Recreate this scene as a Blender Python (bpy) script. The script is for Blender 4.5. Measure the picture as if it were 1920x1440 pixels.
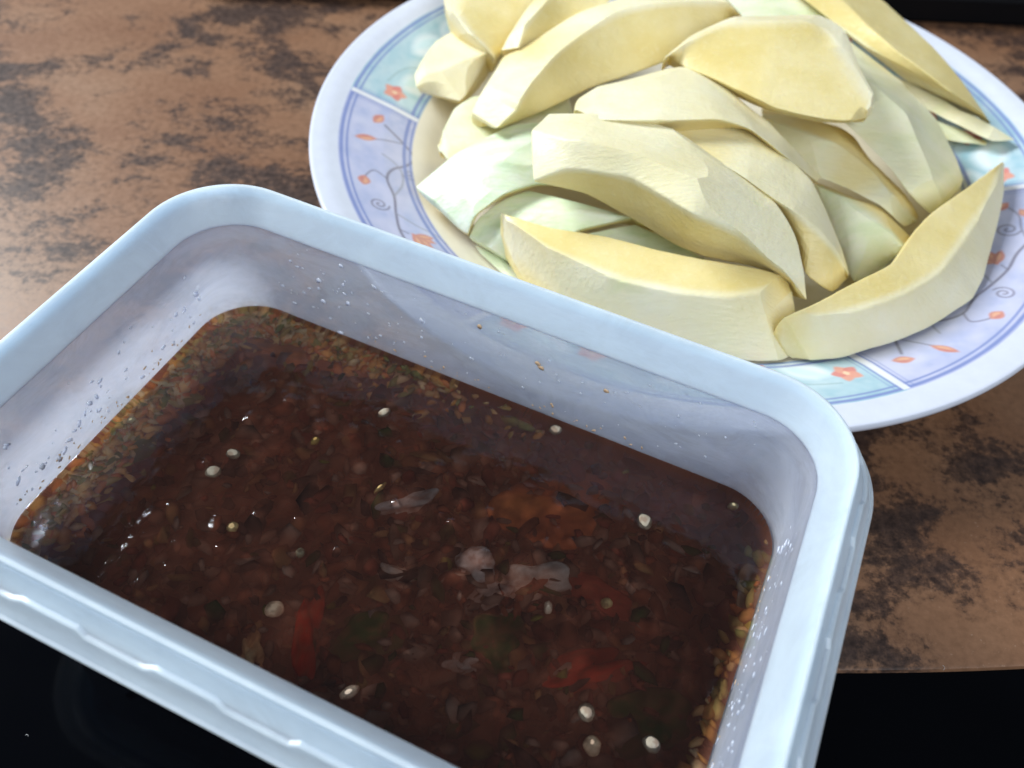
import bpy, bmesh, math, random
import numpy as np
from mathutils import Vector, Matrix, noise as mnoise

S = bpy.context.scene
for o in list(bpy.data.objects):
    bpy.data.objects.remove(o)
C = S.collection
random.seed(7)

# ------------------------------------------------------------------ camera
PITCH, ROLL, FPX, CZ = 0.8725, 0.0853, 1684.7, 0.2052
_fw = Vector((0, math.cos(PITCH), -math.sin(PITCH)))
_rt = Vector((1, 0, 0)); _up = _rt.cross(_fw)
_r2 = math.cos(ROLL) * _rt + math.sin(ROLL) * _up
_u2 = -math.sin(ROLL) * _rt + math.cos(ROLL) * _up
cam_d = bpy.data.cameras.new('camera'); cam = bpy.data.objects.new('camera', cam_d); C.objects.link(cam)
cam.matrix_world = Matrix(((_r2.x, _u2.x, -_fw.x, 0), (_r2.y, _u2.y, -_fw.y, 0), (_r2.z, _u2.z, -_fw.z, CZ), (0, 0, 0, 1)))
cam_d.sensor_fit = 'HORIZONTAL'; cam_d.sensor_width = 36; cam_d.lens = FPX / 1920 * 36
cam_d.clip_start = 0.01; cam_d.clip_end = 50
cam_d.dof.use_dof = True; cam_d.dof.focus_distance = 0.208; cam_d.dof.aperture_fstop = 14.5
S.camera = cam

def at(x, y, z):
    """photo pixel -> point on the level z (metres)"""
    d = _fw + (x - 960) / FPX * _r2 - (y - 720) / FPX * _u2
    t = (z - CZ) / d.z
    return Vector((d.x * t, d.y * t, z))

# ------------------------------------------------------------------ light
W = bpy.data.worlds.new('World'); S.world = W; W.use_nodes = True
bg = W.node_tree.nodes['Background']
bg.inputs[0].default_value = (0.74, 0.85, 1.0, 1); bg.inputs[1].default_value = 0.12

def area(name, loc, target, sx, sy, power, col):
    l = bpy.data.lights.new(name, 'AREA'); l.shape = 'RECTANGLE'; l.size = sx; l.size_y = sy
    l.energy = power; l.color = col
    o = bpy.data.objects.new(name, l); C.objects.link(o); o.location = loc
    o.rotation_euler = (Vector(target) - Vector(loc)).to_track_quat('-Z', 'Y').to_euler()
    return o
area('window_light', (-1.22, 0.74, 1.06), (0.0, 0.2, 0.0), 0.70, 0.72, 42, (0.90, 0.955, 1.0))
area('fill_light', (0.55, -1.15, 1.35), (0.0, 0.2, 0.0), 1.5, 1.1, 25, (0.86, 0.93, 1.0))  # added fill from the front right, not a lamp of the room

S.view_settings.view_transform = 'Standard'; S.view_settings.look = 'None'
S.view_settings.exposure = 0.15; S.view_settings.gamma = 1.0
S.render.engine = 'CYCLES'
cy = S.cycles
cy.max_bounces = 14; cy.diffuse_bounces = 5; cy.glossy_bounces = 4; cy.transmission_bounces = 8
cy.transparent_max_bounces = 24; cy.volume_bounces = 1
cy.use_denoising = True
cy.sample_clamp_indirect = 6
cy.caustics_reflective = False; cy.caustics_refractive = False

# ------------------------------------------------------------------ helpers
def link(o, parent=None):
    C.objects.link(o)
    if parent is not None: o.parent = parent
    return o
def tag(o, label=None, cat=None, group=None, kind=None):
    if label: o['label'] = label
    if cat: o['category'] = cat
    if group: o['group'] = group
    if kind: o['kind'] = kind
    return o
def mesh_obj(name, verts, faces, mats, parent=None, loc=None, smooth=True, sharp=None, mat_idx=None):
    me = bpy.data.meshes.new(name)
    me.from_pydata([tuple(v) for v in verts], [], faces)
    for m in (mats if isinstance(mats, (list, tuple)) else [mats]): me.materials.append(m)
    if smooth: me.polygons.foreach_set('use_smooth', [True] * len(me.polygons))
    if mat_idx is not None: me.polygons.foreach_set('material_index', mat_idx)
    me.validate(); me.update()
    if sharp is not None: me.set_sharp_from_angle(angle=math.radians(sharp))
    o = bpy.data.objects.new(name, me); link(o, parent)
    if loc is not None: o.location = loc
    return o
def empty(name, loc=(0, 0, 0), rz=0.0):
    o = bpy.data.objects.new(name, None); o.empty_display_size = 0.01; link(o)
    o.location = loc; o.rotation_euler = (0, 0, rz)
    return o

class NT:
    """tiny node builder"""
    def __init__(s, name):
        s.m = bpy.data.materials.new(name); s.m.use_nodes = True
        s.t = s.m.node_tree; s.t.nodes.clear()
        s.out = s.t.nodes.new('ShaderNodeOutputMaterial')
    def n(s, typ, ins=None, **kw):
        nd = s.t.nodes.new('ShaderNode' + typ)
        for k, v in kw.items(): setattr(nd, k, v)
        for k, v in (ins or {}).items():
            s.set(nd, k, v)
        return nd
    def set(s, nd, k, v):
        sock = nd.inputs[k]
        if isinstance(v, bpy.types.NodeSocket): s.t.links.new(v, sock)
        elif isinstance(v, bpy.types.Node): s.t.links.new(v.outputs[0], sock)
        else:
            if isinstance(v, tuple) and len(v) == 3 and sock.type == 'RGBA': v = (*v, 1)
            sock.default_value = v
    def mixc(s, f, a, b, blend='MIX'):
        nd = s.t.nodes.new('ShaderNodeMix'); nd.data_type = 'RGBA'; nd.blend_type = blend
        for i, v in ((0, f), (6, a), (7, b)):
            if isinstance(v, bpy.types.NodeSocket): s.t.links.new(v, nd.inputs[i])
            elif isinstance(v, bpy.types.Node): s.t.links.new(v.outputs[0], nd.inputs[i])
            else: nd.inputs[i].default_value = (*v, 1) if isinstance(v, tuple) else v
        return nd.outputs[2]
    def math(s, op, a, b=None, clamp=False):
        nd = s.t.nodes.new('ShaderNodeMath'); nd.operation = op; nd.use_clamp = clamp
        s.set(nd, 0, a)
        if b is not None: s.set(nd, 1, b)
        return nd.outputs[0]
    def ramp(s, f, stops, interp='LINEAR'):
        nd = s.t.nodes.new('ShaderNodeValToRGB'); nd.color_ramp.interpolation = interp
        e = nd.color_ramp.elements
        while len(e) < len(stops): e.new(0.5)
        for k, (p, c) in enumerate(stops):
            e[k].position = p
            e[k].color = (c, c, c, 1) if isinstance(c, (int, float)) else (*c, 1)
        s.set(nd, 0, f)
        return nd.outputs[0]
    def noise(s, vec, scale, detail=4, rough=0.55, dist=0.0, lac=2.0):
        return s.n('TexNoise', {'Vector': vec, 'Scale': scale, 'Detail': detail, 'Roughness': rough, 'Distortion': dist, 'Lacunarity': lac}).outputs[0]
    def done(s, surf, vol=None):
        if surf is not None: s.t.links.new(surf.outputs[0] if isinstance(surf, bpy.types.Node) else surf, s.out.inputs['Surface'])
        if vol is not None: s.t.links.new(vol.outputs[0], s.out.inputs['Volume'])
        return s.m

def simple(name, col, rough=0.5, **kw):
    t = NT(name)
    ins = {'Base Color': col, 'Roughness': rough}; ins.update(kw)
    return t.done(t.n('BsdfPrincipled', ins))

# ------------------------------------------------------------------ materials
def mat_table():
    t = NT('brown_laminate')
    geo = t.n('NewGeometry').outputs['Position']
    mp = t.n('Mapping', {'Vector': geo, 'Rotation': (0, 0, 0.35), 'Scale': (1.0, 1.35, 1.0)}).outputs[0]
    warp = t.n('TexNoise', {'Vector': mp, 'Scale': 24.0, 'Detail': 3.0}).outputs[1]
    wv = t.n('VectorMath', {0: warp, 1: (0.5, 0.5, 0.5)}, operation='SUBTRACT').outputs[0]
    wv = t.n('VectorMath', {0: wv, 'Scale': 0.022}, operation='SCALE').outputs[0]
    v2 = t.n('VectorMath', {0: mp, 1: wv}, operation='ADD').outputs[0]
    big = t.noise(v2, 19.0, 2, 0.5)
    mid = t.noise(v2, 62.0, 10, 0.68)
    fine = t.noise(geo, 420.0, 4, 0.7)
    f = t.math('ADD', t.math('MULTIPLY', big, 0.50), t.math('MULTIPLY', mid, 0.50))
    f = t.math('ADD', f, t.math('MULTIPLY', t.math('SUBTRACT', fine, 0.5), 0.17))
    dark = t.ramp(f, [(0.42, 0.96), (0.465, 0.74), (0.492, 0.26), (0.53, 0.0)])
    tone = t.noise(v2, 9.0, 3, 0.5)
    base = t.ramp(tone, [(0.3, (0.155, 0.066, 0.031)), (0.5, (0.228, 0.118, 0.064)), (0.72, (0.285, 0.178, 0.112))])
    grain = t.ramp(fine, [(0.35, 0.86), (0.65, 1.1)])
    base = t.mixc(1.0, base, grain, 'MULTIPLY')
    speck = t.ramp(t.noise(geo, 900.0, 2, 0.6), [(0.66, 0.0), (0.74, 1.0)])
    base = t.mixc(t.math('MULTIPLY', speck, 0.25), base, (0.5, 0.36, 0.26))
    dcol = t.ramp(fine, [(0.35, (0.022, 0.013, 0.011)), (0.7, (0.072, 0.042, 0.032))])
    col = t.mixc(dark, base, dcol)
    bump = t.n('Bump', {'Height': fine, 'Strength': 0.08, 'Distance': 0.0005}).outputs[0]
    p = t.n('BsdfPrincipled', {'Base Color': col, 'Roughness': t.ramp(fine, [(0.3, 0.34), (0.7, 0.48)]), 'Normal': bump, 'Specular IOR Level': 0.5})
    return t.done(p)

def mat_black():
    t = NT('glossy_black')
    geo = t.n('NewGeometry').outputs['Position']
    n = t.noise(geo, 30, 4, 0.6)
    p = t.n('BsdfPrincipled', {'Base Color': (0.0012, 0.0014, 0.0022), 'Roughness': t.ramp(n, [(0.3, 0.04), (0.7, 0.09)]), 'Specular IOR Level': 0.10})
    return t.done(p)

def mat_plastic(name, transp, tint=(0.70, 0.79, 0.965), scale=0.006):
    t = NT(name)
    geo = t.n('NewGeometry').outputs['Position']
    smear = t.n('Mapping', {'Vector': geo, 'Rotation': (0.3, 0.2, 0.4), 'Scale': (1, 1, 2.2)}).outputs[0]
    cl = t.ramp(t.noise(smear, 48, 6, 0.65, 0.6), [(0.42, 0.0), (0.50, 0.5), (0.62, 1.0)])
    tr = t.math('SUBTRACT', transp + 0.06, t.math('MULTIPLY', cl, min(0.20, transp * 2)), clamp=True)
    scr = t.noise(t.n('Mapping', {'Vector': geo, 'Scale': (1, 1, 9)}).outputs[0], 130, 3, 0.6)
    bump = t.n('Bump', {'Height': scr, 'Strength': 0.10, 'Distance': 0.0006}).outputs[0]
    body = t.n('BsdfPrincipled', {'Base Color': tint, 'Subsurface Weight': 1.0, 'Subsurface Radius': (1, 1, 1), 'Subsurface Scale': scale,
               'Roughness': 0.28, 'Specular IOR Level': 0.5, 'Normal': bump})
    clear = t.n('BsdfTransparent', {'Color': (0.95, 0.97, 1.0)})
    m1 = t.n('MixShader', {0: tr, 1: body.outputs[0], 2: clear.outputs[0]})
    return t.done(m1)

def mat_liquid():
    t = NT('sauce_liquid')
    geo = t.n('NewGeometry').outputs['Position']
    n1 = t.noise(geo, 260, 4, 0.55)
    bump = t.n('Bump', {'Height': n1, 'Strength': 0.22, 'Distance': 0.0006}).outputs[0]
    cl = t.n('BsdfTransparent', {'Color': (1, 1, 1)})
    gl = t.n('BsdfGlossy', {'Color': (1, 1, 1), 'Roughness': 0.05, 'Normal': bump})
    fr = t.n('Fresnel', {'IOR': 1.48, 'Normal': bump})
    m = t.n('MixShader', {0: fr.outputs[0], 1: cl.outputs[0], 2: gl.outputs[0]})
    va = t.n('VolumeAbsorption', {'Color': (0.89, 0.60, 0.47, 1), 'Density': 600.0})
    vs_ = t.n('VolumeScatter', {'Color': (0.86, 0.42, 0.29, 1), 'Density': 210.0, 'Anisotropy': 0.0})
    vol = t.n('AddShader', {0: va.outputs[0], 1: vs_.outputs[0]})
    return t.done(m, vol)

def mat_attr(name, rough=0.4, sss=0.0, rad=0.002, spec=0.5, noise_amt=0.0):
    t = NT(name)
    a = t.n('Attribute', attribute_name='col').outputs['Color']
    geo = t.n('NewGeometry').outputs['Position']
    if noise_amt:
        n = t.noise(geo, 220, 5, 0.6)
        a = t.mixc(1.0, a, t.ramp(n, [(0.3, 1 - noise_amt), (0.7, 1 + noise_amt)]), 'MULTIPLY')
    ins = {'Base Color': a, 'Roughness': rough, 'Specular IOR Level': spec}
    if sss:
        ins['Subsurface Weight'] = sss; ins['Subsurface Radius'] = (1.0, 0.7, 0.4); ins['Subsurface Scale'] = rad
    return t.done(t.n('BsdfPrincipled', ins))

def mat_mango():
    t = NT('mango_flesh')
    peel = t.n('Attribute', attribute_name='peel').outputs['Fac']
    green = t.n('Attribute', attribute_name='green').outputs['Fac']
    tc = t.n('TexCoord').outputs['Object']
    inf = t.n('ObjectInfo').outputs['Random']
    off = t.n('CombineXYZ', {0: inf, 1: inf, 2: inf}).outputs[0]
    v = t.n('VectorMath', {0: tc, 1: off}, operation='ADD').outputs[0]
    n1 = t.noise(v, 45, 4, 0.55)
    n2 = t.noise(v, 500, 3, 0.7)
    flesh = t.ramp(n1, [(0.3, (0.73, 0.585, 0.225)), (0.55, (0.78, 0.655, 0.31)), (0.75, (0.81, 0.705, 0.40))])
    fl2 = t.mixc(t.ramp(n2, [(0.55, 0.0), (0.75, 0.35)]), flesh, (0.86, 0.76, 0.46))
    cream = t.ramp(n1, [(0.3, (0.79, 0.70, 0.41)), (0.55, (0.82, 0.75, 0.50)), (0.75, (0.84, 0.79, 0.59))])
    stre = t.noise(t.n('Mapping', {'Vector': v, 'Rotation': (0.5, 0.3, 0.7), 'Scale': (1.0, 3.2, 1.5)}).outputs[0], 60, 4, 0.6)
    gcol = t.ramp(stre, [(0.30, (0.53, 0.67, 0.41)), (0.47, (0.67, 0.77, 0.55)), (0.66, (0.77, 0.82, 0.68))])
    fresh = t.mixc(green, cream, gcol)
    # loose green streaks left by the peeler
    st = t.ramp(t.noise(t.n('Mapping', {'Vector': v, 'Rotation': (0.2, 0.8, 1.1), 'Scale': (1.0, 3.0, 1.0)}).outputs[0], 26, 3, 0.5), [(0.64, 0.0), (0.72, 1.0)])
    fresh = t.mixc(t.math('MULTIPLY', st, 0.45), fresh, (0.60, 0.66, 0.30))
    col = t.mixc(t.ramp(peel, [(0.15, 0.0), (0.85, 1.0)]), fl2, fresh)
    h = t.math('ADD', t.math('MULTIPLY', n2, 0.6), t.math('MULTIPLY', stre, 0.8))
    fib = t.noise(t.n('Mapping', {'Vector': v, 'Rotation': (0.9, 0.3, 0.2), 'Scale': (1.0, 10.0, 3.0)}).outputs[0], 170, 3, 0.6)
    h = t.math('ADD', h, t.math('MULTIPLY', fib, 0.6))
    bump = t.n('Bump', {'Height': h, 'Strength': 0.5, 'Distance': 0.0007}).outputs[0]
    p = t.n('BsdfPrincipled', {'Base Color': col, 'Roughness': t.ramp(n1, [(0.3, 0.30), (0.7, 0.55)]), 'Normal': bump,
            'Subsurface Weight': 0.22, 'Subsurface Radius': (1.0, 0.75, 0.32), 'Subsurface Scale': 0.002, 'Specular IOR Level': 0.45})
    return t.done(p)

M_table = mat_table(); M_black = mat_black()
M_wall = mat_plastic('milky_plastic', 0.52, (0.69, 0.76, 0.992))
M_rim = mat_plastic('thick_milky_plastic', 0.05, (0.61, 0.745, 0.99), scale=0.004)
M_liq = mat_liquid(); M_mango = mat_mango()
M_bits = mat_attr('chopped_vegetables', 0.5, 0.0, spec=0.0, noise_amt=0.3)
M_plate = mat_attr('printed_melamine', 0.16, 0.0, noise_amt=0.03)
M_seed = simple('chili_seed', (0.74, 0.62, 0.40), 0.35)
M_edge = simple('dark_edging', (0.03, 0.018, 0.014), 0.5)

# ------------------------------------------------------------------ the setting
def disc_table():
    # brown round table panel with a slightly rounded edge, seen near its front edge
    cx, cyy, R = 0.008, 0.988, 0.90
    prof = [(0.0, 0.0), (0.4, 0.0), (0.7, 0.0), (0.88, 0.0), (R - 0.0012, 0.0), (R - 0.0004, -0.0003), (R, -0.0011), (R, -0.022), (0.0, -0.022)]
    n = 720; vs = []; fs = []
    for r, z in prof:
        for k in range(n):
            a = 2 * math.pi * k / n
            vs.append((cx + r * math.cos(a), cyy + r * math.sin(a), z))
    for i in range(len(prof) - 1):
        for k in range(n):
            k2 = (k + 1) % n
            fs.append((i * n + k, (i + 1) * n + k, (i + 1) * n + k2, i * n + k2))
    o = mesh_obj('table_top', vs, fs, M_table, sharp=40)
    bm = bmesh.new(); bm.from_mesh(o.data); bmesh.ops.remove_doubles(bm, verts=bm.verts, dist=1e-7); bmesh.ops.recalc_face_normals(bm, faces=bm.faces); bm.to_mesh(o.data); bm.free()
    tag(o, 'brown mottled laminate table top with dark blotches', kind='structure')
    # glossy black surface that the brown panel is set on
    b = mesh_obj('black_table_border', [(-1.2, -0.5, -0.0012), (1.2, -0.5, -0.0012), (1.2, 0.6, -0.0012), (-1.2, 0.6, -0.0012),
                                  (-1.2, -0.5, -0.03), (1.2, -0.5, -0.03), (1.2, 0.6, -0.03), (-1.2, 0.6, -0.03)],
                 [(0, 1, 2, 3), (7, 6, 5, 4), (0, 4, 5, 1), (1, 5, 6, 2), (2, 6, 7, 3), (3, 7, 4, 0)], M_black, smooth=False)
    tag(b, 'glossy black surface in front of the brown table edge', kind='structure')
disc_table()

def rrect(hx, hy, r, n=24):
    """rounded rectangle outline, counter-clockwise"""
    pts = []
    def seg(a, b, m):
        return [(a[0] + (b[0] - a[0]) * i / m, a[1] + (b[1] - a[1]) * i / m) for i in range(m)]
    cs = [(hx - r, hy - r, 0), (-hx + r, hy - r, 90), (-hx + r, -hy + r, 180), (hx - r, -hy + r, 270)]
    for k, (cx, cyy, a0) in enumerate(cs):
        arc = [(cx + r * math.cos(math.radians(a0 + 90 * i / n)), cyy + r * math.sin(math.radians(a0 + 90 * i / n))) for i in range(n)]
        pts += arc
        end = (cx + r * math.cos(math.radians(a0 + 90)), cyy + r * math.sin(math.radians(a0 + 90)))
        nx = cs[(k + 1) % 4]
        st = (nx[0] + r * math.cos(math.radians(nx[2])), nx[1] + r * math.sin(math.radians(nx[2])))
        pts += seg(end, st, 64 if k % 2 == 0 else 40)
    return pts

# ------------------------------------------------------------------ the plastic tub
CX, CY, TH = -0.0224, 0.1049, -0.366
HL, HW, H, RC = 0.086, 0.0534, 0.060, 0.0205
Z_S = 0.0235                                   # level of the sauce
def inset(z):                                  # inner wall inset below the lip
    return 0.0053 + (0.0515 - z) * (0.0014 / 0.028)

def sweep(name, prof, mat, parent, closed=True, mod=None, sharp=50):
    vs, fs = [], []
    m = None
    for j, (off, z) in enumerate(prof):
        r = max(RC + off * 0.9, 0.004)
        loop = rrect(HL + off, HW + off, r)
        m = len(loop)
        for k, (x, y) in enumerate(loop):
            dz = do = 0.0
            if mod: do, dz = mod(j, k, m)
            L = math.hypot(x, y)
            vs.append((x + do * x / L, y + do * y / L, z + dz))
    n = len(prof)
    for j in range(n if closed else n - 1):
        j2 = (j + 1) % n
        for k in range(m):
            k2 = (k + 1) % m
            fs.append((j * m + k, j2 * m + k, j2 * m + k2, j * m + k2))
    o = mesh_obj(name, vs, fs, mat, parent, sharp=sharp)
    bm = bmesh.new(); bm.from_mesh(o.data); bmesh.ops.recalc_face_normals(bm, faces=bm.faces); bm.to_mesh(o.data); bm.free()
    return o

def make_tub():
    t = empty('plastic_tub', (CX, CY, 0), TH)
    tag(t, 'open milky plastic tub holding dark chili sauce', 'container')
    zi = H - 0.0085
    wall = [(-inset(zi), zi), (-inset(0.04), 0.04), (-inset(0.03), 0.03), (-inset(0.02), 0.02), (-inset(0.006), 0.006),
            (-inset(0.002) - 0.002, 0.0025), (-inset(0.002) - 0.006, 0.0012), (-0.030, 0.0012),
            (-0.030, 0.0003), (-inset(0.0) - 0.005, 0.0003), (-inset(0.0) - 0.0005, 0.0015), (-inset(0.006) + 0.0009, 0.006),
            (-inset(0.02) + 0.0009, 0.02), (-inset(0.03) + 0.0009, 0.03), (-inset(0.04) + 0.0009, 0.04), (-inset(zi) + 0.0009, zi)]
    w = sweep('wall', wall, M_wall, t, closed=False)
    lp = rrect(HL - 0.030, HW - 0.030, 0.004)
    bv = [(x, y, 0.0012) for x, y in lp] + [(x, y, 0.0003) for x, y in lp]; k = len(lp)
    mesh_obj('base', bv, [tuple(range(k)), tuple(range(2 * k - 1, k - 1, -1))], M_wall, t, smooth=False)
    rim = [(-0.0053, H - 0.0085), (-0.0052, H - 0.0081), (-0.0005, H - 0.0004), (-0.0003, H - 0.0001), (0.0001, H), (0.0004, H - 0.0001), (0.0006, H - 0.0003),
           (0.0007, H - 0.0010), (0.0005, H - 0.0013), (0.0009, H - 0.0016), (0.0026, H - 0.0050), (0.0028, H - 0.0052),
           (0.0035, H - 0.0053), (0.0038, H - 0.0055), (0.0039, H - 0.0059), (0.0059, H - 0.0100), (0.0061, H - 0.0102), (0.0067, H - 0.0103), (0.0069, H - 0.0106), (0.0068, H - 0.0111), (0.0062, H - 0.0112),
           (0.0050, H - 0.0106), (0.0032, H - 0.0066), (0.0010, H - 0.0058), (-0.0006, H - 0.0026), (-0.0012, H - 0.0034), (-0.0043, H - 0.0086)]
    def lugs(j, k, m):
        if 10 <= j <= 14:
            ph = (k / m * 22) % 1.0
            if ph < 0.5: return (0.0005, -0.0009)
        return (0, 0)
    sweep('rim', rim, M_rim, t, closed=True, mod=lugs, sharp=22)
    return t
tub = make_tub()

# ------------------------------------------------------------------ the sauce
def local(v):
    d = v - Vector((CX, CY, 0)); c, s = math.cos(-TH), math.sin(-TH)
    return Vector((d.x * c - d.y * s, d.x * s + d.y * c, v.z))
def world(x, y, z):
    c, s = math.cos(TH), math.sin(TH)
    return Vector((CX + x * c - y * s, CY + x * s + y * c, z))

def in_tub(x, y, m=0.0):
    hx, hy, r = HL - 0.0072 - m, HW - 0.0072 - m, 0.0135
    dx, dy = abs(x) - (hx - r), abs(y) - (hy - r)
    if dx <= 0 and dy <= 0: return True
    return math.hypot(max(dx, 0), max(dy, 0)) <= r

def blob(rx, ry, rz, seed, sub=2, rough=0.25):
    bm = bmesh.new(); bmesh.ops.create_icosphere(bm, subdivisions=sub, radius=1.0)
    sv = Vector((seed * 1.37, seed * 2.11, seed * 0.73))
    vs = []
    for v in bm.verts:
        d = 1 + rough * mnoise.noise(v.co * 1.3 + sv) * 1.6
        vs.append(Vector((v.co.x * rx, v.co.y * ry, v.co.z * rz)) * d)
    fs = [tuple(x.index for x in f.verts) for f in bm.faces]
    bm.free()
    return vs, fs

def flake(rx, ry, rz, rnd, n=9):
    """angular chopped piece: hull of random points in a flattened ellipsoid"""
    bm = bmesh.new()
    for _ in range(n):
        v = Vector((rnd.gauss(0, 1), rnd.gauss(0, 1), rnd.gauss(0, 1))).normalized() * rnd.uniform(0.8, 1.1)
        bm.verts.new((v.x * rx, v.y * ry, v.z * rz))
    r = bmesh.ops.convex_hull(bm, input=bm.verts)
    bmesh.ops.delete(bm, geom=[g for g in r['geom_interior'] if isinstance(g, bmesh.types.BMVert)], context='VERTS')
    bm.verts.index_update()
    vs = [v.co.copy() for v in bm.verts]; fs = [tuple(x.index for x in f.verts) for f in bm.faces]
    bm.free()
    return vs, fs

BUMPS = []      # (x, y, radius, height) where something lifts the liquid
def make_sauce():
    t = empty('chili_sauce', (CX, CY, 0), TH)
    tag(t, 'dark red-brown chili dipping sauce filling the plastic tub', 'sauce')
    # chopped bits below the surface, one mass
    vs, fs, cols = [], [], []
    pal = [((0.27, 0.085, 0.045), 5), ((0.20, 0.05, 0.032), 4), ((0.32, 0.17, 0.08), 3), ((0.30, 0.20, 0.16), 5), ((0.25, 0.14, 0.10), 5), ((0.06, 0.075, 0.025), 2), ((0.18, 0.16, 0.04), 1), ((0.09, 0.04, 0.03), 5)]
    bag = [c for c, n in pal for _ in range(n)]
    rnd = random.Random(3)
    cnt = 0
    while cnt < 4200:
        x, y = rnd.uniform(-HL, HL), rnd.uniform(-HW, HW)
        if not in_tub(x, y, 0.0012): continue
        s = rnd.choice([0.0008, 0.0011, 0.0014, 0.0018, 0.0024])
        rx, ry, rz = s * rnd.uniform(0.9, 1.9), s * rnd.uniform(0.6, 1.2), s * rnd.uniform(0.14, 0.3)
        edge = max(abs(x) / (HL - 0.008), abs(y) / (HW - 0.008))
        z = Z_S - 0.0007 - rz - abs(rnd.gauss(0, 0.0028)) - (0.0010 if edge > 0.85 else 0.0)
        if z < 0.003: continue
        bv, bf = blob(rx, ry, rz, cnt, 1, 0.6)
        rot = Matrix.Rotation(rnd.uniform(0, 6.3), 3, 'Z') @ Matrix.Rotation(rnd.uniform(-.5, .5), 3, 'X')
        b0 = len(vs); c = rnd.choice(bag); k = rnd.uniform(0.45, 0.85)
        for v in bv:
            v = rot @ v + Vector((x, y, z)); v.z = min(v.z, Z_S - 0.00025); vs.append(v); cols.append((c[0] * k, c[1] * k, c[2] * k, 1))
        fs += [tuple(i + b0 for i in f) for f in bf]
        cnt += 1
    edge_glow_pal = [(0.62, 0.34, 0.10), (0.66, 0.46, 0.20), (0.58, 0.22, 0.07), (0.46, 0.36, 0.12), (0.62, 0.50, 0.28), (0.52, 0.26, 0.08), (0.24, 0.24, 0.07)]  # lighter bits by the walls; their colour stands in for light through the plastic
    cnt = 0
    while cnt < 1500:
        side = rnd.random(); dd = abs(rnd.gauss(0, 0.0052 if side < 0.85 else 0.003)) + 0.0008
        if side < 0.62: x, y = -HL + 0.0068 + dd, rnd.uniform(-HW, HW)
        elif side < 0.94: x, y = -HL + 0.0068 + abs(rnd.gauss(0, 0.035)), HW - 0.0068 - dd
        else: x, y = HL - 0.0068 - dd * 0.7, rnd.uniform(-HW, HW * 0.8)
        if not in_tub(x, y, 0.0006): continue
        s = rnd.choice([0.0006, 0.0009, 0.0013, 0.0019])
        bv, bf = blob(s * 1.5, s * 0.8, s * 0.3, cnt * 1.7, 1, 0.55)
        rot = Matrix.Rotation(rnd.uniform(0, 6.3), 3, 'Z') @ Matrix.Rotation(rnd.uniform(-.4, .4), 3, 'X')
        b0 = len(vs); c = rnd.choice(edge_glow_pal); z = Z_S - 0.0002 - s * 0.3 - abs(rnd.gauss(0, 0.0005)) - dd * 0.06
        for v in bv:
            v = rot @ v + Vector((x, y, z)); v.z = min(v.z, Z_S - 0.00015); vs.append(v); cols.append((*c, 1))
        fs += [tuple(i + b0 for i in f) for f in bf]
        cnt += 1
    o = mesh_obj('chopped_vegetables', vs, fs, M_bits, t)
    ca = o.data.color_attributes.new('col', 'FLOAT_COLOR', 'POINT'); ca.data.foreach_set('color', np.array(cols, 'f').ravel())
    o['kind'] = 'stuff'
    # silt bed
    hx, hy = HL - 0.0085, HW - 0.0085
    n, m = 90, 60; vs, fs, cols = [], [], []
    for i in range(n + 1):
        for j in range(m + 1):
            x, y = -hx + 2 * hx * i / n, -hy + 2 * hy * j / m
            if not in_tub(x, y, 0.0008):
                sc = 0.985
                while not in_tub(x * sc, y * sc, 0.0008): sc -= 0.01
                x, y = x * sc, y * sc
            h = mnoise.fractal(Vector((x * 110, y * 110, 1.0)), 0.9, 2.0, 4)
            vs.append((x, y, 0.0165 + 0.0022 * h))
            k = 0.5 + 0.5 * mnoise.noise(Vector((x * 160, y * 160, 7)))
            cols.append((0.16 + 0.16 * k, 0.05 + 0.07 * k, 0.02 + 0.02 * k, 1))
    for i in range(n):
        for j in range(m):
            a = i * (m + 1) + j; fs.append((a, a + m + 1, a + m + 2, a + 1))
    o = mesh_obj('silt', vs, fs, M_bits, t)
    ca = o.data.color_attributes.new('col', 'FLOAT_COLOR', 'POINT'); ca.data.foreach_set('color', np.array(cols, 'f').ravel())
    o['kind'] = 'stuff'
    return t
sauce = make_sauce()

def bit(name, px, py, lx, ly, lz, rot, col, label, cat, group, seed, dz=-0.0004, rough=0.3, mat=None, lift=0.0, tilt=0.0):
    """one piece floating in the sauce, sizes in mm"""
    p = at(px, py, Z_S)
    if cat == 'seed': bv, bf = blob(lx / 2000, ly / 2000, lz / 2000, seed, 3, rough)
    else:
        bv, bf = blob(lx / 2000, ly / 2000, lz / 2600, seed, 4, 0.55)
    R = Matrix.Rotation(math.radians(rot), 3, 'Z') @ Matrix.Rotation(tilt, 3, 'Y')
    o = mesh_obj(name, [R @ v for v in bv], bf, mat or M_bits, loc=(p.x, p.y, Z_S + dz))
    ca = o.data.color_attributes.new('col', 'FLOAT_COLOR', 'POINT')
    cc = np.tile(np.array((*col, 1), 'f'), (len(o.data.vertices), 1))
    for q, vv in enumerate(o.data.vertices):    # sauce stains and paler patches on the piece
        k = mnoise.noise(vv.co * 700 + Vector((seed, seed, 0)))
        cc[q, :3] = cc[q, :3] * (1 + 0.25 * k) if k < 0.15 else cc[q, :3] * 0.55 + np.array((0.16, 0.06, 0.03)) * 0.45
    ca.data.foreach_set('color', cc.ravel())
    tag(o, label, cat, group)
    if lift:
        q = local(p); BUMPS.append((q.x, q.y, max(lx, ly) / 2000 * 1.15, lift))
    return o

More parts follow.
